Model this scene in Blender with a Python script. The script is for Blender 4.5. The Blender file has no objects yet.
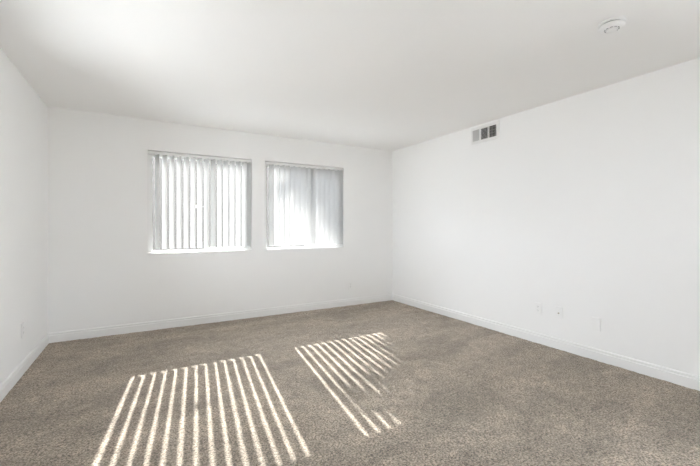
import bpy, bmesh, math, random
from mathutils import Vector, Matrix, noise

# ------------------------------------------------------------------ camera, world, sun, exposure
scene = bpy.context.scene
COL = scene.collection
R = math.radians

XL, XR = -0.865, 3.537          # left and right wall faces
YB, YR = 4.778, -1.70           # window wall face, rear wall face (behind the camera)
H = 2.44                        # ceiling height

cam_d = bpy.data.cameras.new('camera')
cam_d.sensor_width = 36.0
cam_d.lens = 36.0 * 360.03 / 700.0
cam_d.shift_y = -6.25 / 700.0
cam_d.clip_start = 0.02
cam_d.clip_end = 200
cam = bpy.data.objects.new('camera', cam_d)
cam.location = (0, 0, 1.1986)
cam.rotation_euler = (R(90), 0, -0.51963)
COL.objects.link(cam)
scene.camera = cam

SKY = 15.2
world = bpy.data.worlds.new('sky')
scene.world = world
world.use_nodes = True
bg = world.node_tree.nodes['Background']
bg.inputs['Color'].default_value = (0.92, 0.972, 1.07, 1)
bg.inputs['Strength'].default_value = SKY

SUN_K, SUN_M = 1.565, 0.118      # run per unit of drop, sideways per unit of run
sun_dir = Vector((-SUN_M * SUN_K, -SUN_K, -1.0)).normalized()
sun_d = bpy.data.lights.new('sun', 'SUN')
sun_d.energy = 21.0
sun_d.color = (1.0, 0.985, 0.965)
sun_d.angle = R(0.40)
sun = bpy.data.objects.new('sun', sun_d)
sun.rotation_euler = sun_dir.to_track_quat('-Z', 'Y').to_euler()
sun.location = (4, 14, 9)
COL.objects.link(sun)

scene.view_settings.view_transform = 'Standard'
scene.view_settings.look = 'None'
scene.view_settings.gamma = 1.0
scene.view_settings.use_curve_mapping = False
scene.view_settings.exposure = 0.0
scene.cycles.max_bounces = 16
scene.cycles.diffuse_bounces = 12
scene.cycles.transparent_max_bounces = 16

# window and door openings (x0, x1, z0, z1)
WIN = [(0.035, 1.237, 0.882, 2.088), (1.4165, 2.6185, 0.882, 2.088)]
RSIDE = (-1.62, 0.20, 0.20, 2.05)     # unseen window added to the right wall for fill daylight (y0, y1, z0, z1)
LSIDE = (1.75, 3.22, 0.84, 2.12)      # unseen window added to the left wall for fill daylight (y0, y1, z0, z1)
WALL_T = 0.15


def portal(x, y, z, w, h, toward):
    d = bpy.data.lights.new('daylight_portal', 'AREA')
    d.shape = 'RECTANGLE'
    d.size, d.size_y = w, h
    d.cycles.is_portal = True
    o = bpy.data.objects.new('daylight_portal', d)
    o.location = (x, y, z)
    o.rotation_euler = Vector(toward).to_track_quat('-Z', 'Z').to_euler()
    COL.objects.link(o)


for w in WIN:
    portal((w[0] + w[1]) / 2, YB + WALL_T + 0.01, (w[2] + w[3]) / 2, w[1] - w[0], w[3] - w[2], (0, -1, 0))
portal(XR + WALL_T + 0.01, (RSIDE[0] + RSIDE[1]) / 2, (RSIDE[2] + RSIDE[3]) / 2, RSIDE[1] - RSIDE[0], RSIDE[3] - RSIDE[2], (-1, 0, 0))
portal(XL - WALL_T - 0.01, (LSIDE[0] + LSIDE[1]) / 2, (LSIDE[2] + LSIDE[3]) / 2, LSIDE[1] - LSIDE[0], LSIDE[3] - LSIDE[2], (1, 0, 0))


# ------------------------------------------------------------------ materials
def mat(name):
    m = bpy.data.materials.new(name)
    m.use_nodes = True
    nt = m.node_tree
    for n in list(nt.nodes):
        nt.nodes.remove(n)
    out = nt.nodes.new('ShaderNodeOutputMaterial')
    return m, nt, out


def nd(nt, kind, **kw):
    n = nt.nodes.new(kind)
    for k, v in kw.items():
        if k in n.inputs:
            n.inputs[k].default_value = v
        else:
            setattr(n, k, v)
    return n


def plain(name, col, rough=0.5, bump_scale=0, bump=0.0, var=0.0, metallic=0.0, spec=0.5):
    m, nt, out = mat(name)
    p = nd(nt, 'ShaderNodeBsdfPrincipled', Roughness=rough, Metallic=metallic)
    p.inputs['Specular IOR Level'].default_value = spec
    p.inputs['Base Color'].default_value = (*col, 1)
    tc = nd(nt, 'ShaderNodeTexCoord')
    if var:
        n = nd(nt, 'ShaderNodeTexNoise', Scale=3.0, Detail=3.0)
        nt.links.new(tc.outputs['Object'], n.inputs['Vector'])
        r = nd(nt, 'ShaderNodeMapRange')
        r.inputs['To Min'].default_value = 1 - var
        r.inputs['To Max'].default_value = 1 + var
        nt.links.new(n.outputs['Fac'], r.inputs['Value'])
        mx = nd(nt, 'ShaderNodeVectorMath', operation='SCALE')
        mx.inputs[0].default_value = col
        nt.links.new(r.outputs['Result'], mx.inputs['Scale'])
        nt.links.new(mx.outputs[0], p.inputs['Base Color'])
    if bump:
        n2 = nd(nt, 'ShaderNodeTexNoise', Scale=bump_scale, Detail=4.0)
        nt.links.new(tc.outputs['Object'], n2.inputs['Vector'])
        b = nd(nt, 'ShaderNodeBump', Strength=bump, Distance=0.002)
        nt.links.new(n2.outputs['Fac'], b.inputs['Height'])
        nt.links.new(b.outputs['Normal'], p.inputs['Normal'])
    nt.links.new(p.outputs[0], out.inputs['Surface'])
    return m


M = {}
M['wall'] = plain('wall_paint', (0.87, 0.868, 0.86), 0.6, 220, 0.06, 0.006, spec=0.3)
M['ceiling'] = plain('ceiling_paint', (0.915, 0.913, 0.908), 0.75, 160, 0.10, 0.006, spec=0.2)
M['trim'] = plain('trim_gloss_paint', (0.84, 0.838, 0.83), 0.32)
M['vinyl'] = plain('window_vinyl', (0.83, 0.83, 0.82), 0.35)
M['plastic'] = plain('white_plastic', (0.86, 0.858, 0.85), 0.35)
M['headrail'] = plain('blind_headrail_plastic', (0.84, 0.84, 0.83), 0.4)
M['slot'] = plain('dark_slot', (0.10, 0.10, 0.10), 0.6)
M['vent_metal'] = plain('enamelled_steel', (0.80, 0.80, 0.79), 0.4)
M['vent_fin'] = plain('register_fin_enamel', (0.62, 0.62, 0.61), 0.45)
M['duct'] = plain('duct_inside', (0.07, 0.07, 0.07), 0.8)
M['brass'] = plain('coax_metal', (0.55, 0.50, 0.42), 0.35, metallic=0.9)
M['stucco'] = plain('stucco', (0.060, 0.055, 0.049), 0.9, 60, 0.5, 0.05)
M['paving'] = plain('concrete_paving', (0.50, 0.49, 0.47), 0.85, 40, 0.3, 0.08)
M['bark'] = plain('bark', (0.16, 0.12, 0.09), 0.9, 30, 0.8, 0.2)

m, nt, out = mat('window_glass')
tr = nd(nt, 'ShaderNodeBsdfTransparent')
tr.inputs['Color'].default_value = (0.96, 0.97, 0.965, 1)
gl = nd(nt, 'ShaderNodeBsdfGlossy', Roughness=0.0)
mixs = nd(nt, 'ShaderNodeMixShader')
fr = nd(nt, 'ShaderNodeFresnel', IOR=1.16)
nt.links.new(fr.outputs[0], mixs.inputs[0])
nt.links.new(tr.outputs[0], mixs.inputs[1])
nt.links.new(gl.outputs[0], mixs.inputs[2])
nt.links.new(mixs.outputs[0], out.inputs['Surface'])
M['glass'] = m

m, nt, out = mat('blind_slat_vinyl')
df = nd(nt, 'ShaderNodeBsdfDiffuse')
df.inputs['Color'].default_value = (0.555, 0.555, 0.55, 1)
tl = nd(nt, 'ShaderNodeBsdfTranslucent')
tl.inputs['Color'].default_value = (0.90, 0.90, 0.89, 1)
mixs = nd(nt, 'ShaderNodeMixShader')
mixs.inputs[0].default_value = 0.042
nt.links.new(df.outputs[0], mixs.inputs[1])
nt.links.new(tl.outputs[0], mixs.inputs[2])
nt.links.new(mixs.outputs[0], out.inputs['Surface'])
M['slat'] = m

m, nt, out = mat('leaf')
df = nd(nt, 'ShaderNodeBsdfDiffuse')
df.inputs['Color'].default_value = (0.07, 0.13, 0.04, 1)
tl = nd(nt, 'ShaderNodeBsdfTranslucent')
tl.inputs['Color'].default_value = (0.10, 0.18, 0.03, 1)
mixs = nd(nt, 'ShaderNodeMixShader')
mixs.inputs[0].default_value = 0.3
nt.links.new(df.outputs[0], mixs.inputs[1])
nt.links.new(tl.outputs[0], mixs.inputs[2])
nt.links.new(mixs.outputs[0], out.inputs['Surface'])
M['leaf'] = m

# carpet: speckled two-tone pile with broad brushed patches
m, nt, out = mat('carpet_pile')
p = nd(nt, 'ShaderNodeBsdfPrincipled', Roughness=0.95)
p.inputs['Specular IOR Level'].default_value = 0.05
p.inputs['Sheen Weight'].default_value = 0.42
p.inputs['Sheen Roughness'].default_value = 0.6
p.inputs['Sheen Tint'].default_value = (0.97, 0.90, 0.82, 1)
tc = nd(nt, 'ShaderNodeTexCoord')
fine = nd(nt, 'ShaderNodeTexNoise', Scale=92.0, Detail=4.0, Roughness=0.75)
mid = nd(nt, 'ShaderNodeTexNoise', Scale=11.0, Detail=5.0, Roughness=0.7)
broad = nd(nt, 'ShaderNodeTexNoise', Scale=2.2, Detail=3.0, Distortion=0.6)
mp = nd(nt, 'ShaderNodeMapping')
mp.inputs['Scale'].default_value = (0.55, 1.3, 1.0)
mp.inputs['Rotation'].default_value = (0, 0, R(25))
nt.links.new(tc.outputs['Object'], mp.inputs['Vector'])
nt.links.new(tc.outputs['Object'], fine.inputs['Vector'])
nt.links.new(tc.outputs['Object'], mid.inputs['Vector'])
nt.links.new(mp.outputs['Vector'], broad.inputs['Vector'])
rp = nd(nt, 'ShaderNodeValToRGB')
e = rp.color_ramp.elements
e[0].position, e[0].color = 0.39, (0.068, 0.054, 0.042, 1)
e[1].position, e[1].color = 0.62, (0.57, 0.475, 0.375, 1)
nt.links.new(fine.outputs['Fac'], rp.inputs['Fac'])


def ranged(src, a, b, lo=0.3, hi=0.7):
    r = nd(nt, 'ShaderNodeMapRange')
    r.inputs['From Min'].default_value, r.inputs['From Max'].default_value = lo, hi
    r.inputs['To Min'].default_value, r.inputs['To Max'].default_value = a, b
    nt.links.new(src, r.inputs['Value'])
    return r.outputs['Result']


mu = nd(nt, 'ShaderNodeMath', operation='MULTIPLY')
nt.links.new(ranged(mid.outputs['Fac'], 0.72, 1.28), mu.inputs[0])
nt.links.new(ranged(broad.outputs['Fac'], 0.80, 1.22, 0.36, 0.64), mu.inputs[1])
vs = nd(nt, 'ShaderNodeVectorMath', operation='SCALE')
nt.links.new(rp.outputs['Color'], vs.inputs[0])
nt.links.new(mu.outputs[0], vs.inputs['Scale'])
nt.links.new(vs.outputs[0], p.inputs['Base Color'])
bp = nd(nt, 'ShaderNodeBump', Strength=0.9, Distance=0.015)
nt.links.new(fine.outputs['Fac'], bp.inputs['Height'])
nt.links.new(bp.outputs['Normal'], p.inputs['Normal'])
nt.links.new(p.outputs[0], out.inputs['Surface'])
M['carpet'] = m


# ------------------------------------------------------------------ mesh helpers
def link(name, me, material, parent=None, loc=None, smooth=False):
    o = bpy.data.objects.new(name, me)
    COL.objects.link(o)
    if material and not me.materials:
        me.materials.append(M[material])
    if smooth:
        for f in me.polygons:
            f.use_smooth = True
    if parent:
        o.parent = parent
    if loc is not None:
        o.location = loc
    return o


def bm_box(bm, x0, x1, y0, y1, z0, z1):
    r = bmesh.ops.create_cube(bm, size=1.0)
    for v in r['verts']:
        v.co = Vector(((x0 + x1) / 2 + v.co.x * (x1 - x0), (y0 + y1) / 2 + v.co.y * (y1 - y0), (z0 + z1) / 2 + v.co.z * (z1 - z0)))
    return r['verts']


def bm_mesh(bm, name='mesh'):
    bmesh.ops.recalc_face_normals(bm, faces=bm.faces)
    me = bpy.data.meshes.new(name)
    bm.to_mesh(me)
    bm.free()
    return me


def box_mesh(x0, x1, y0, y1, z0, z1, bevel=0.0, seg=2):
    bm = bmesh.new()
    bm_box(bm, x0, x1, y0, y1, z0, z1)
    if bevel:
        bmesh.ops.bevel(bm, geom=list(bm.edges), offset=bevel, segments=seg, affect='EDGES', profile=0.6)
    return bm_mesh(bm)


def lathe(bm, prof, n=48, closed_top=True, closed_bot=True):
    rings = []
    for r, z in prof:
        rings.append([bm.verts.new((r * math.cos(2 * math.pi * i / n), r * math.sin(2 * math.pi * i / n), z)) for i in range(n)])
    for a, b in zip(rings, rings[1:]):
        for i in range(n):
            bm.faces.new((a[i], a[(i + 1) % n], b[(i + 1) % n], b[i]))
    if closed_bot:
        bm.faces.new(rings[0])
    if closed_top:
        bm.faces.new(rings[-1])


def tube(bm, pts, rads, n=8):
    rings = []
    for i, pt in enumerate(pts):
        a = pts[max(i - 1, 0)]
        b = pts[min(i + 1, len(pts) - 1)]
        t = (b - a).normalized()
        u = t.orthogonal().normalized()
        v = t.cross(u)
        rings.append([bm.verts.new(pt + (u * math.cos(2 * math.pi * k / n) + v * math.sin(2 * math.pi * k / n)) * rads[i]) for k in range(n)])
    for a, b in zip(rings, rings[1:]):
        for k in range(n):
            bm.faces.new((a[k], a[(k + 1) % n], b[(k + 1) % n], b[k]))
    bm.faces.new(rings[0])
    bm.faces.new(rings[-1])


def empty(name, loc, rz=0.0):
    o = bpy.data.objects.new(name, None)
    o.empty_display_size = 0.1
    o.location = loc
    o.rotation_euler = (0, 0, rz)
    COL.objects.link(o)
    return o


def tag(o, label=None, cat=None, group=None, kind=None):
    if label:
        o['label'] = label
    if cat:
        o['category'] = cat
    if group:
        o['group'] = group
    if kind:
        o['kind'] = kind
    return o


def wall_with_holes(x0, x1, z0, z1, y0, y1, holes):
    """A slab in the XZ plane between y0 and y1 with rectangular openings and their reveals."""
    xs = sorted({x0, x1, *[h[0] for h in holes], *[h[1] for h in holes]})
    zs = sorted({z0, z1, *[h[2] for h in holes], *[h[3] for h in holes]})

    def solid(i, j):
        if i < 0 or j < 0 or i >= len(xs) - 1 or j >= len(zs) - 1:
            return False
        cx, cz = (xs[i] + xs[i + 1]) / 2, (zs[j] + zs[j + 1]) / 2
        return not any(h[0] < cx < h[1] and h[2] < cz < h[3] for h in holes)
    bm = bmesh.new()
    cache = {}

    def v(i, j, y):
        k = (i, j, y)
        if k not in cache:
            cache[k] = bm.verts.new((xs[i], y, zs[j]))
        return cache[k]
    for i in range(len(xs) - 1):
        for j in range(len(zs) - 1):
            if not solid(i, j):
                continue
            for y in (y0, y1):
                bm.faces.new((v(i, j, y), v(i + 1, j, y), v(i + 1, j + 1, y), v(i, j + 1, y)))
            for di, dj, a, b in ((-1, 0, (i, j), (i, j + 1)), (1, 0, (i + 1, j), (i + 1, j + 1)), (0, -1, (i, j), (i + 1, j)), (0, 1, (i, j + 1), (i + 1, j + 1))):
                if not solid(i + di, j + dj):
                    bm.faces.new((v(*a, y0), v(*b, y0), v(*b, y1), v(*a, y1)))
    return bm_mesh(bm)


# ------------------------------------------------------------------ room shell
# floor: carpet with a softly uneven pile
def carpet_mesh():
    step = 0.016
    nx = int((XR - XL) / step)
    ny = int((YB + 0.3 - YR) / step * 0.62)
    ya = 0.45
    nx2 = nx
    ny2 = int((YB - ya) / step)
    verts, faces = [], []
    for j in range(ny2 + 1):
        y = ya + (YB - ya) * j / ny2
        for i in range(nx2 + 1):
            x = XL + (XR - XL) * i / nx2
            h = noise.noise((x * 38, y * 38, 0.3)) * 0.0035 + noise.noise((x * 7, y * 9, 4.1)) * 0.0030
            verts.append((x, y, h - 0.002))
    for j in range(ny2):
        for i in range(nx2):
            a = j * (nx2 + 1) + i
            faces.append((a, a + 1, a + nx2 + 2, a + nx2 + 1))
    b = len(verts)
    verts += [(XL, YR, -0.002), (XR, YR, -0.002), (XR, ya, -0.002), (XL, ya, -0.002)]
    faces.append((b, b + 1, b + 2, b + 3))
    b = len(verts)
    X0, X1, Y0, Y1 = XL - 0.15, XR + 0.15, YR - 0.15, YB + 0.15
    verts += [(x, y, z) for z in (-0.25, -0.012) for x, y in ((X0, Y0), (X1, Y0), (X1, Y1), (X0, Y1))]
    faces += [tuple(b + k for k in f) for f in ((0, 3, 2, 1), (4, 5, 6, 7), (0, 1, 5, 4), (1, 2, 6, 5), (2, 3, 7, 6), (3, 0, 4, 7))]
    me = bpy.data.meshes.new('floor')
    me.from_pydata(verts, [], faces)
    return me


floor = tag(link('floor', carpet_mesh(), 'carpet', smooth=True), 'grey-brown plush wall-to-wall carpet', kind='structure')
ceil_o = tag(link('ceiling', box_mesh(XL - 0.15, XR + 0.15, YR - 0.15, YB + 0.15, H, H + 0.2), 'ceiling'), 'smooth white painted ceiling', kind='structure')
tag(link('wall_back', wall_with_holes(XL - 0.15, XR + 0.15, -0.02, H, YB, YB + WALL_T, WIN), 'wall'), 'white painted wall with two windows', kind='structure')
lw_me = wall_with_holes(YR, YB, -0.02, H, -XL, -XL + WALL_T, [LSIDE])
lw_me.transform(Matrix.Rotation(R(90), 4, 'Z'))
tag(link('wall_left', lw_me, 'wall'), 'white painted wall on the left', kind='structure')
rw_me = wall_with_holes(YR, YB, -0.02, H, -XR - WALL_T, -XR, [RSIDE])
rw_me.transform(Matrix.Rotation(R(90), 4, 'Z'))
tag(link('wall_right', rw_me, 'wall'), 'white painted wall on the right with a vent', kind='structure')
tag(link('wall_rear', box_mesh(XL - 0.15, XR + 0.15, YR - WALL_T, YR, -0.02, H), 'wall'), 'white painted wall behind the viewer', kind='structure')

# baseboards: flat board, groove, rounded cap
BB = [(0.0, -0.012), (0.0135, -0.012), (0.0145, 0.072), (0.0125, 0.0745), (0.0085, 0.0765), (0.0085, 0.0800), (0.0118, 0.0825), (0.0118, 0.0900), (0.0105, 0.0955), (0.0075, 0.0992), (0.003, 0.1008), (0.0, 0.101)]


def baseboard(name, p0, p1, n, mit0, mit1, label):
    p0, p1, n = Vector(p0), Vector(p1), Vector(n)
    t = (p1 - p0).normalized()
    bm = bmesh.new()
    ra, rb = [], []
    for d, z in BB:
        ra.append(bm.verts.new(p0 + n * d + t * d * mit0 + Vector((0, 0, z))))
        rb.append(bm.verts.new(p1 + n * d - t * d * mit1 + Vector((0, 0, z))))
    for i in range(len(BB)):
        j = (i + 1) % len(BB)
        bm.faces.new((ra[i], ra[j], rb[j], rb[i]))
    bm.faces.new(ra)
    bm.faces.new(rb)
    return tag(link(name, bm_mesh(bm), 'trim'), label, kind='structure')


baseboard('baseboard_back', (XL, YB, 0), (XR, YB, 0), (0, -1, 0), 1, 1, 'white moulded baseboard under the windows')
baseboard('baseboard_left', (XL, YR, 0), (XL, YB, 0), (1, 0, 0), 1, 1, 'white moulded baseboard along the left wall')
baseboard('baseboard_right', (XR, YR, 0), (XR, YB, 0), (-1, 0, 0), 1, 1, 'white moulded baseboard along the right wall')


# ------------------------------------------------------------------ windows
def window(n, w, label):
    x0, x1, z0, z1 = w
    root = tag(empty('window_%d' % n, ((x0 + x1) / 2, YB, z0)), label, kind='structure')
    cx = (x0 + x1) / 2
    W, Hh = (x1 - x0) / 2, z1 - z0
    ya, yb = 0.095, 0.150                               # frame depth inside the reveal (local y)

    def bx(name, a, b, c, d, e, f, m='vinyl', par=root, bev=0.002):
        return link(name, box_mesh(a, b, c, d, e, f, bev), m, par)
    lw = 0.039                                          # visible width of the outer frame
    ll = 0.053                                          # the fixed side shows frame and glazing bead
    bx('frame_stile', -W, -W + ll, ya, yb, 0, Hh)
    bx('frame_stile', W - lw, W, ya, yb, 0, Hh)
    bx('frame_rail', -W + ll, W - lw, ya, yb, Hh - 0.056, Hh)
    bx('frame_rail', -W + ll, W - lw, ya, yb, 0, 0.028)
    # fixed pane on the left, sliding sash on the right
    xm = 0.687 - 0.636
    zt = Hh - 0.056
    bx('meeting_stile', xm - 0.019, xm + 0.019, ya + 0.004, yb - 0.006, 0.028, zt)
    fx = link('pane', box_mesh(-W + ll, xm - 0.019, 0.128, 0.132, 0.028, zt), 'glass', root)
    s = bx('sash', W - lw - 0.051, W - lw, ya + 0.004, ya + 0.030, 0.028, zt)
    link('sash_rail', box_mesh(xm + 0.019, W - lw - 0.051, ya + 0.004, ya + 0.030, zt - 0.018, zt, 0.002), 'vinyl', s)
    link('sash_rail', box_mesh(xm + 0.019, W - lw - 0.051, ya + 0.004, ya + 0.030, 0.028, 0.046, 0.002), 'vinyl', s)
    link('pane', box_mesh(xm + 0.019, W - lw - 0.051, 0.112, 0.116, 0.046, zt - 0.018), 'glass', s)
    # latch lever on the meeting stile
    bm = bmesh.new()
    bm_box(bm, xm - 0.125, xm - 0.088, ya - 0.016, ya + 0.004, 0.552, 0.588)
    bm_box(bm, xm - 0.090, xm - 0.010, ya + 0.000, ya + 0.004, 0.5690, 0.5720)
    bm_box(bm, xm - 0.014, xm + 0.014, ya - 0.006, ya + 0.006, 0.545, 0.595)
    bmesh.ops.bevel(bm, geom=list(bm.edges), offset=0.0012, segments=2, affect='EDGES')
    link('latch', bm_mesh(bm), 'vinyl', root)
    # stool (inner sill board)
    link('window_sill', box_mesh(-W + 0.0005, W - 0.0005, -0.006, ya, 0.0005, 0.012, 0.003), 'trim', root)
    return root


window(1, WIN[0], 'white vinyl sliding window nearer the left wall')
window(2, WIN[1], 'white vinyl sliding window nearer the right wall')

# unseen windows added beside the camera to light the room: local x along the wall, local -y outwards
def fill_window(name, loc, rz, width, height, label):
    root = tag(empty(name, loc, rz), label, kind='structure')
    dw, t = width / 2, height
    for nm, a in (('frame_stile', (-dw, -dw + 0.05, -0.12, -0.03, 0.0, t)), ('frame_stile', (dw - 0.05, dw, -0.12, -0.03, 0.0, t)),
                  ('frame_rail', (-dw + 0.05, dw - 0.05, -0.12, -0.03, t - 0.05, t)), ('threshold', (-dw + 0.05, dw - 0.05, -0.12, -0.03, 0.0, 0.03)),
                  ('meeting_stile', (-0.035, 0.035, -0.10, -0.04, 0.03, t - 0.05))):
        link(nm, box_mesh(*a, 0.003), 'vinyl', root)
    link('pane', box_mesh(-dw + 0.05, -0.035, -0.073, -0.068, 0.03, t - 0.05), 'glass', root)
    link('pane', box_mesh(0.035, dw - 0.05, -0.073, -0.068, 0.03, t - 0.05), 'glass', root)


fill_window('window_4', (XR, (RSIDE[0] + RSIDE[1]) / 2, RSIDE[2]), R(90), RSIDE[1] - RSIDE[0], RSIDE[3] - RSIDE[2], 'unseen sliding window added in the right wall to light the room')
fill_window('window_3', (XL, (LSIDE[0] + LSIDE[1]) / 2, LSIDE[2]), R(-90), LSIDE[1] - LSIDE[0], LSIDE[3] - LSIDE[2], 'unseen sliding window added in the left wall to light the room')

# ------------------------------------------------------------------ vertical blinds
SLAT_W, SLAT_A, PITCH = 0.094, R(60.5), 0.0781
SLAT_TOP, SLAT_BOT = 1.170, 0.053       # above the opening's lower edge


def slat_mesh():
    bm = bmesh.new()
    nx, bow = 8, 0.0065
    # top corners are clipped towards a narrow hanging tab
    rows = [SLAT_BOT, SLAT_TOP - 0.010, SLAT_TOP - 0.004, SLAT_TOP]
    scl = [1.0, 1.0, 0.97, 0.85]
    grid = []
    for z, s in zip(rows, scl):
        r = []
        for i in range(nx + 1):
            u = (-1 + 2 * i / nx) * s
            r.append(bm.verts.new((u * SLAT_W / 2, -bow * (1 - u * u), z)))
        grid.append(r)
    for a, b in zip(grid, grid[1:]):
        for i in range(nx):
            bm.faces.new((a[i], a[i + 1], b[i + 1], b[i]))
    return bm_mesh(bm, 'slat')


SLAT_ME = slat_mesh()
SLAT_ME.materials.append(M['slat'])
for f in SLAT_ME.polygons:
    f.use_smooth = True
bm = bmesh.new()
lathe(bm, [(0.007, 0.0), (0.0075, 0.004), (0.0045, 0.010), (0.0035, 0.024)], 10)
CLIP_ME = bm_mesh(bm, 'clip')
CLIP_ME.materials.append(M['plastic'])


def blind(w, label, seed):
    rnd = random.Random(seed)
    x0, x1, z0, z1 = w
    root = tag(empty('vertical_blind', ((x0 + x1) / 2, YB, z0)), label, 'blind', 'vertical blinds in the two windows')
    W, Hh = (x1 - x0) / 2, z1 - z0
    # headrail: channel with a lip and end caps
    bm = bmesh.new()
    prof = [(0.016, -0.006), (0.016, -0.030), (0.019, -0.033), (0.040, -0.033), (0.040, -0.028), (0.060, -0.028), (0.060, -0.033), (0.075, -0.033), (0.078, -0.030), (0.078, -0.006)]
    a = [bm.verts.new((-W + 0.004, y, Hh - 0.001 + z)) for y, z in prof]
    b = [bm.verts.new((W - 0.004, y, Hh - 0.001 + z)) for y, z in prof]
    for i in range(len(prof)):
        j = (i + 1) % len(prof)
        bm.faces.new((a[i], a[j], b[j], b[i]))
    bm.faces.new(a)
    bm.faces.new(b)
    rail = link('headrail', bm_mesh(bm), 'headrail', root)
    for s in (-1, 1):
        link('end_cap', box_mesh(min(s * (W - 0.0045), s * (W - 0.0015)), max(s * (W - 0.0045), s * (W - 0.0015)), 0.0155, 0.0785, Hh - 0.0345, Hh - 0.0060, 0.0008), 'plastic', rail)
    for k in range(15):
        xs = -W + 0.101 + PITCH * min(k, 13.68)
        o = bpy.data.objects.new('slat', SLAT_ME)
        COL.objects.link(o)
        o.parent = root
        o.location = (xs, 0.050, 0)
        o.rotation_euler = (0, 0, -SLAT_A + R(rnd.uniform(-1.2, 1.2)))
        c = bpy.data.objects.new('hanger_clip', CLIP_ME)
        COL.objects.link(c)
        c.parent = o
        c.location = (0, -0.003, SLAT_TOP - 0.004)
    return root


blind(WIN[0], 'white vertical blind fully sunlit in the window nearer the left wall', 1)
blind(WIN[1], 'white vertical blind dappled with tree shade in the window nearer the right wall', 2)


# ------------------------------------------------------------------ outlets and cover plates
def plate_mesh(w=0.071, h=0.116, t=0.0085):
    bm = bmesh.new()
    vs = bm_box(bm, -w / 2, w / 2, -t, 0, -h / 2, h / 2)
    fr = [f for f in bm.faces if abs(f.calc_center_median().y + t) < 1e-6]
    bmesh.ops.bevel(bm, geom=list({e for f in fr for e in f.edges}), offset=0.003, segments=3, affect='EDGES')
    return bm_mesh(bm)


def disc_mesh(r, y0, y1, x=0, z=0, n=20, flat=None):
    bm = bmesh.new()
    a, b = [], []
    for i in range(n):
        u, v = r * math.cos(2 * math.pi * i / n), r * math.sin(2 * math.pi * i / n)
        if flat:
            v = max(-flat, min(flat, v))
        a.append(bm.verts.new((x + u, y0, z + v)))
        b.append(bm.verts.new((x + u, y1, z + v)))
    for i in range(n):
        bm.faces.new((a[i], a[(i + 1) % n], b[(i + 1) % n], b[i]))
    bm.faces.new(a)
    bm.faces.new(b)
    return bm_mesh(bm)


def plate(name, loc, rz, label, cat, kind):
    root = tag(empty(name, loc, rz), label, cat, 'cover plates low on the walls')
    link('plate', plate_mesh(), 'plastic', root)
    if kind == 'duplex':
        for s in (-1, 1):
            r = link('receptacle', disc_mesh(0.0170, -0.0098, -0.004, 0, s * 0.0195, 24, 0.0138), 'plastic', root)
            for dx, hh in ((-0.0065, 0.0042), (0.0065, 0.0036)):
                link('slot', box_mesh(dx - 0.0011, dx + 0.0011, -0.0101, -0.0090, s * 0.0195 + 0.003 - hh, s * 0.0195 + 0.003 + hh), 'slot', r)
            link('ground_hole', disc_mesh(0.0023, -0.0101, -0.0090, 0, s * 0.0195 - 0.0075, 10), 'slot', r)
        link('screw', disc_mesh(0.0032, -0.0086, -0.004, 0, 0, 12), 'vent_metal', root)
    else:
        for s in (-1, 1):
            link('screw', disc_mesh(0.0030, -0.0084, -0.004, 0, s * 0.042, 12), 'vent_metal', root)
    if kind == 'coax':
        j = link('coax_jack', disc_mesh(0.0085, -0.011, -0.004, 0, -0.006, 6), 'brass', root)
        link('thread', disc_mesh(0.0050, -0.018, -0.010, 0, -0.006, 14), 'brass', j)
        link('socket', disc_mesh(0.0028, -0.0183, -0.017, 0, -0.006, 10), 'slot', j)
    return root


RZ_R, RZ_L = R(-90), R(90)
plate('wall_outlet', (XR, 2.262, 0.356), RZ_R, 'white duplex outlet on the right wall, farthest of its three plates', 'outlet', 'duplex')
plate('cable_jack_plate', (XR, 2.048, 0.357), RZ_R, 'white cable plate with a small metal jack, between two wall plates', 'wall plate', 'coax')
plate('blank_cover_plate', (XR, 1.713, 0.322), RZ_R, 'blank white cover plate, nearest on the right wall', 'wall plate', 'blank')
plate('wall_outlet', (2.735, YB, 0.300), 0.0, 'white duplex outlet under the windows beside the far corner', 'outlet', 'duplex')
plate('wall_outlet', (XL, 3.882, 0.352), RZ_L, 'white duplex outlet on the left wall above the baseboard', 'outlet', 'duplex')

# ------------------------------------------------------------------ air register on the right wall (local x along the wall, -y into the room)
VY0, VY1, VZ0, VZ1 = 2.731, 3.136, 2.213, 2.418
vent = tag(empty('air_vent', (XR, (VY0 + VY1) / 2, VZ0), RZ_R), 'white metal air register with three louvred sections high on the wall', 'vent')
VW, VH = (VY1 - VY0) / 2, VZ1 - VZ0
# sections in local x: world y = centre - local x
yc = (VY0 + VY1) / 2
secs = [(yc - 3.112, yc - 3.011), (yc - 2.991, yc - 2.890), (yc - 2.869, yc - 2.769)]
za, zb = 0.036, VH - 0.036
holes = [(a, b, za, zb) for a, b in secs]
fm = wall_with_holes(-VW, VW, 0, VH, -0.010, 0.0, holes)
o = link('face_frame', fm, 'vent_metal', vent)
bv = o.modifiers.new('bevel', 'BEVEL')
bv.width = 0.003
bv.segments = 2
bv.limit_method = 'ANGLE'
for a, b in secs:
    link('duct_back', box_mesh(a, b, -0.0012, -0.0004, za, zb), 'duct', vent)


def fin_mesh(vertical, length, tilt, w=0.0105):
    bm = bmesh.new()
    vs = bm_box(bm, -0.0006, 0.0006, -w / 2, w / 2, 0, length)
    bmesh.ops.rotate(bm, verts=bm.verts, cent=(0, 0, 0), matrix=Matrix.Rotation(tilt, 3, 'Z'))
    if not vertical:
        bmesh.ops.rotate(bm, verts=bm.verts, cent=(0, 0, 0), matrix=Matrix.Rotation(R(90), 3, 'Y'))
    return bm_mesh(bm)


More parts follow.
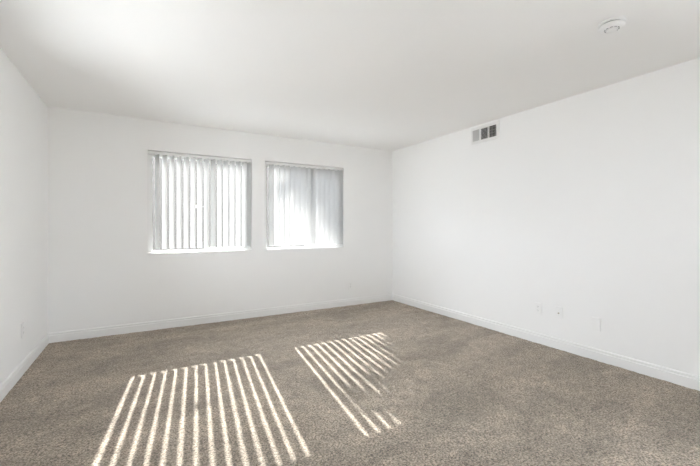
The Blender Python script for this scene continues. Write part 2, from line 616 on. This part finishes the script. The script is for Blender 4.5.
fin_a = fin_mesh(True, zb - za, R(-55))
fin_c = fin_mesh(True, zb - za, R(14))
fin_b = fin_mesh(False, secs[1][1] - secs[1][0], R(38))
for me in (fin_a, fin_b, fin_c):
    me.materials.append(M['vent_fin'])
for (a, b), me in ((secs[0], fin_a), (secs[2], fin_c)):
    n = 8 if me is fin_a else 5
    for k in range(n):
        link('louvre', me, None, vent, (a + (b - a) * (k + 0.5) / n, -0.0065, za))
n = 9
for k in range(n):
    link('louvre', fin_b, None, vent, (secs[1][0], -0.0065, za + (zb - za) * (k + 0.5) / n))
# crossing damper blades behind the third section
for k in range(4):
    z = za + (zb - za) * (k + 0.5) / 4
    link('damper_blade', box_mesh(secs[2][0], secs[2][1], -0.0030, -0.0016, z - 0.0012, z + 0.0012), 'vent_fin', vent)
link('damper_lever', box_mesh(VW - 0.031, VW - 0.024, -0.022, -0.009, VH / 2 - 0.012, VH / 2 + 0.012, 0.0025), 'vent_metal', vent)
for s in (-1, 1):
    link('screw', disc_mesh(0.004, -0.0118, -0.009, s * (VW - 0.012), VH / 2 + 0.05, 12), 'vent_metal', vent)

# ------------------------------------------------------------------ smoke detector
det = tag(empty('smoke_detector', (2.4735, 1.1115, H), R(20)), 'round white smoke detector on the ceiling', 'smoke detector')
bm = bmesh.new()
lathe(bm, [(0.069, 0.0), (0.070, -0.002), (0.070, -0.010), (0.068, -0.012)])
link('mounting_base', bm_mesh(bm), 'plastic', det, smooth=False)
bm = bmesh.new()
lathe(bm, [(0.058, -0.012), (0.058, -0.0165)])
link('vent_gap', bm_mesh(bm), 'slot', det)
bm = bmesh.new()
lathe(bm, [(0.064, -0.0165), (0.0665, -0.018), (0.0660, -0.025), (0.062, -0.033), (0.055, -0.038), (0.046, -0.0400), (0.040, -0.0402)])
body = link('cover', bm_mesh(bm), 'plastic', det, smooth=True)
bm = bmesh.new()
lathe(bm, [(0.030, -0.0402), (0.030, -0.0445), (0.027, -0.0475), (0.012, -0.049)])
link('sensing_cap', bm_mesh(bm), 'plastic', det, smooth=True)
for k in range(10):
    a = 2 * math.pi * k / 10
    bm = bmesh.new()
    bm_box(bm, 0.0335, 0.0385, -0.0075, 0.0075, -0.0407, -0.0400)
    bmesh.ops.rotate(bm, verts=bm.verts, cent=(0, 0, 0), matrix=Matrix.Rotation(a, 3, 'Z'))
    link('grille_slot', bm_mesh(bm), 'slot', body)
link('test_button', (lambda b_: (lathe(b_, [(0.007, -0.0375), (0.007, -0.0405), (0.005, -0.0415)], 16), bmesh.ops.translate(b_, verts=b_.verts, vec=(-0.048, 0.0, 0.001)), bm_mesh(b_))[2])(bmesh.new()), 'plastic', body)

# ------------------------------------------------------------------ outside: paving, neighbouring wall and the tree that shades the second window
GZ = -0.26
tag(link('ground', box_mesh(-30, 34, -40, 50, GZ - 0.2, GZ), 'paving'), 'pale concrete paving outside', kind='structure')
tag(link('wall_outside', box_mesh(-7, 13, 9.0, 9.25, GZ, 3.25), 'stucco'), 'dark grey stucco wall across from the windows', kind='structure')

tag(link('sky_block_roof', box_mesh(XL - 2.6, XR + 2.2, YR - 0.6, YB + 1.08, 2.66, 2.82), 'trim'), 'flat roof with unseen eaves added to block high sky', kind='structure')  # unseen slab added to cut high sky light and keep the ground bounce

rnd = random.Random(11)
TY = 11.0
run = TY - YB


def sun_pt(x, z, y):
    """Point at depth y on the sun ray that passes (x, z) in the window plane."""
    d = y - YB
    return Vector((x + SUN_M * d, y, z + d / SUN_K))


tree_base = Vector((3.75, TY + 0.1, GZ))
tree = tag(empty('tree', tree_base), 'leafy tree outside the window nearer the right wall', 'tree')
cc = sun_pt(2.52, 2.42, TY)
bm = bmesh.new()
tp = [Vector((0, 0, -0.02)), Vector((0.05, 0.02, 1.2)), Vector((-0.04, 0.0, 2.6)), Vector((-0.15, -0.05, 4.0)), cc - tree_base + Vector((0, 0, -0.3))]
tube(bm, tp, [0.13, 0.10, 0.085, 0.07, 0.05], 10)
link('trunk', bm_mesh(bm), 'bark', tree, smooth=True)
tips = []
for k in range(15):
    a = rnd.uniform(0, 2 * math.pi)
    el = rnd.uniform(-0.6, 1.2)
    L = rnd.uniform(0.6, 1.0)
    s = tp[3].lerp(tp[4], rnd.uniform(0.2, 1.0))
    c0 = cc - tree_base
    tip = c0 + Vector((math.cos(a) * math.cos(el), math.sin(a) * math.cos(el), math.sin(el))) * L
    midp = s.lerp(tip, 0.5) + Vector((rnd.uniform(-.1, .1), rnd.uniform(-.1, .1), 0.08))
    bm = bmesh.new()
    tube(bm, [s, midp, tip], [0.03, 0.018, 0.006], 6)
    link('branch', bm_mesh(bm), 'bark', tree, smooth=True)
    tips += [midp, s.lerp(tip, 0.8), tip]

sprays = []
for sx, sz, sr, sn in ((1.63, 1.665, 0.11, 130), (1.80, 1.80, 0.12, 150), (1.86, 1.50, 0.06, 60), (2.46, 1.30, 0.26, 520), (2.26, 1.62, 0.12, 120), (2.62, 1.12, 0.20, 320)):
    q = sun_pt(sx, sz, TY + rnd.uniform(-0.2, 0.2)) - tree_base
    sprays.append((q, sr, sn))
    s = (cc - tree_base) + ((q - (cc - tree_base)) * 0.55)
    bm = bmesh.new()
    tube(bm, [s, s.lerp(q, 0.5) + Vector((0, 0, 0.05)), q], [0.012, 0.008, 0.004], 6)
    link('branch', bm_mesh(bm), 'bark', tree, smooth=True)

# leaves: each a small folded pointed blade
verts, faces = [], []


def leaf(c, size):
    d = Vector((rnd.gauss(0, 1), rnd.gauss(0, 1), rnd.gauss(-0.3, 0.7))).normalized()
    u = d.orthogonal().normalized()
    u.rotate(Matrix.Rotation(rnd.uniform(0, 6.28), 3, d))
    nrm = d.cross(u)
    b = len(verts)
    verts.extend([c, c + d * size * 0.45 + u * size * 0.26 + nrm * size * 0.08, c + d * size, c + d * size * 0.45 - u * size * 0.26 + nrm * size * 0.08])
    faces.append((b, b + 1, b + 2))
    faces.append((b, b + 2, b + 3))


c0 = cc - tree_base
k = 0
while k < 9000:
    q = Vector((rnd.uniform(-1, 1), rnd.uniform(-1, 1), rnd.uniform(-1, 1)))
    if q.length > 1 or noise.noise(q * 3.1 + Vector((7, 1, 3))) < -0.12 + 0.25 * max(0, q.length - 0.8) / 0.2:
        continue
    leaf(c0 + q * 0.98, rnd.uniform(0.06, 0.11))
    k += 1
for q, sr, sn in sprays:
    for k in range(sn):
        d = Vector((rnd.gauss(0, 1), rnd.gauss(0, 1), rnd.gauss(0, 1))).normalized() * sr * rnd.random() ** 0.5
        leaf(q + d, rnd.uniform(0.05, 0.09))
me = bpy.data.meshes.new('foliage')
me.from_pydata(verts, [], faces)
fo = link('foliage', me, 'leaf', tree)
fo['kind'] = 'stuff'
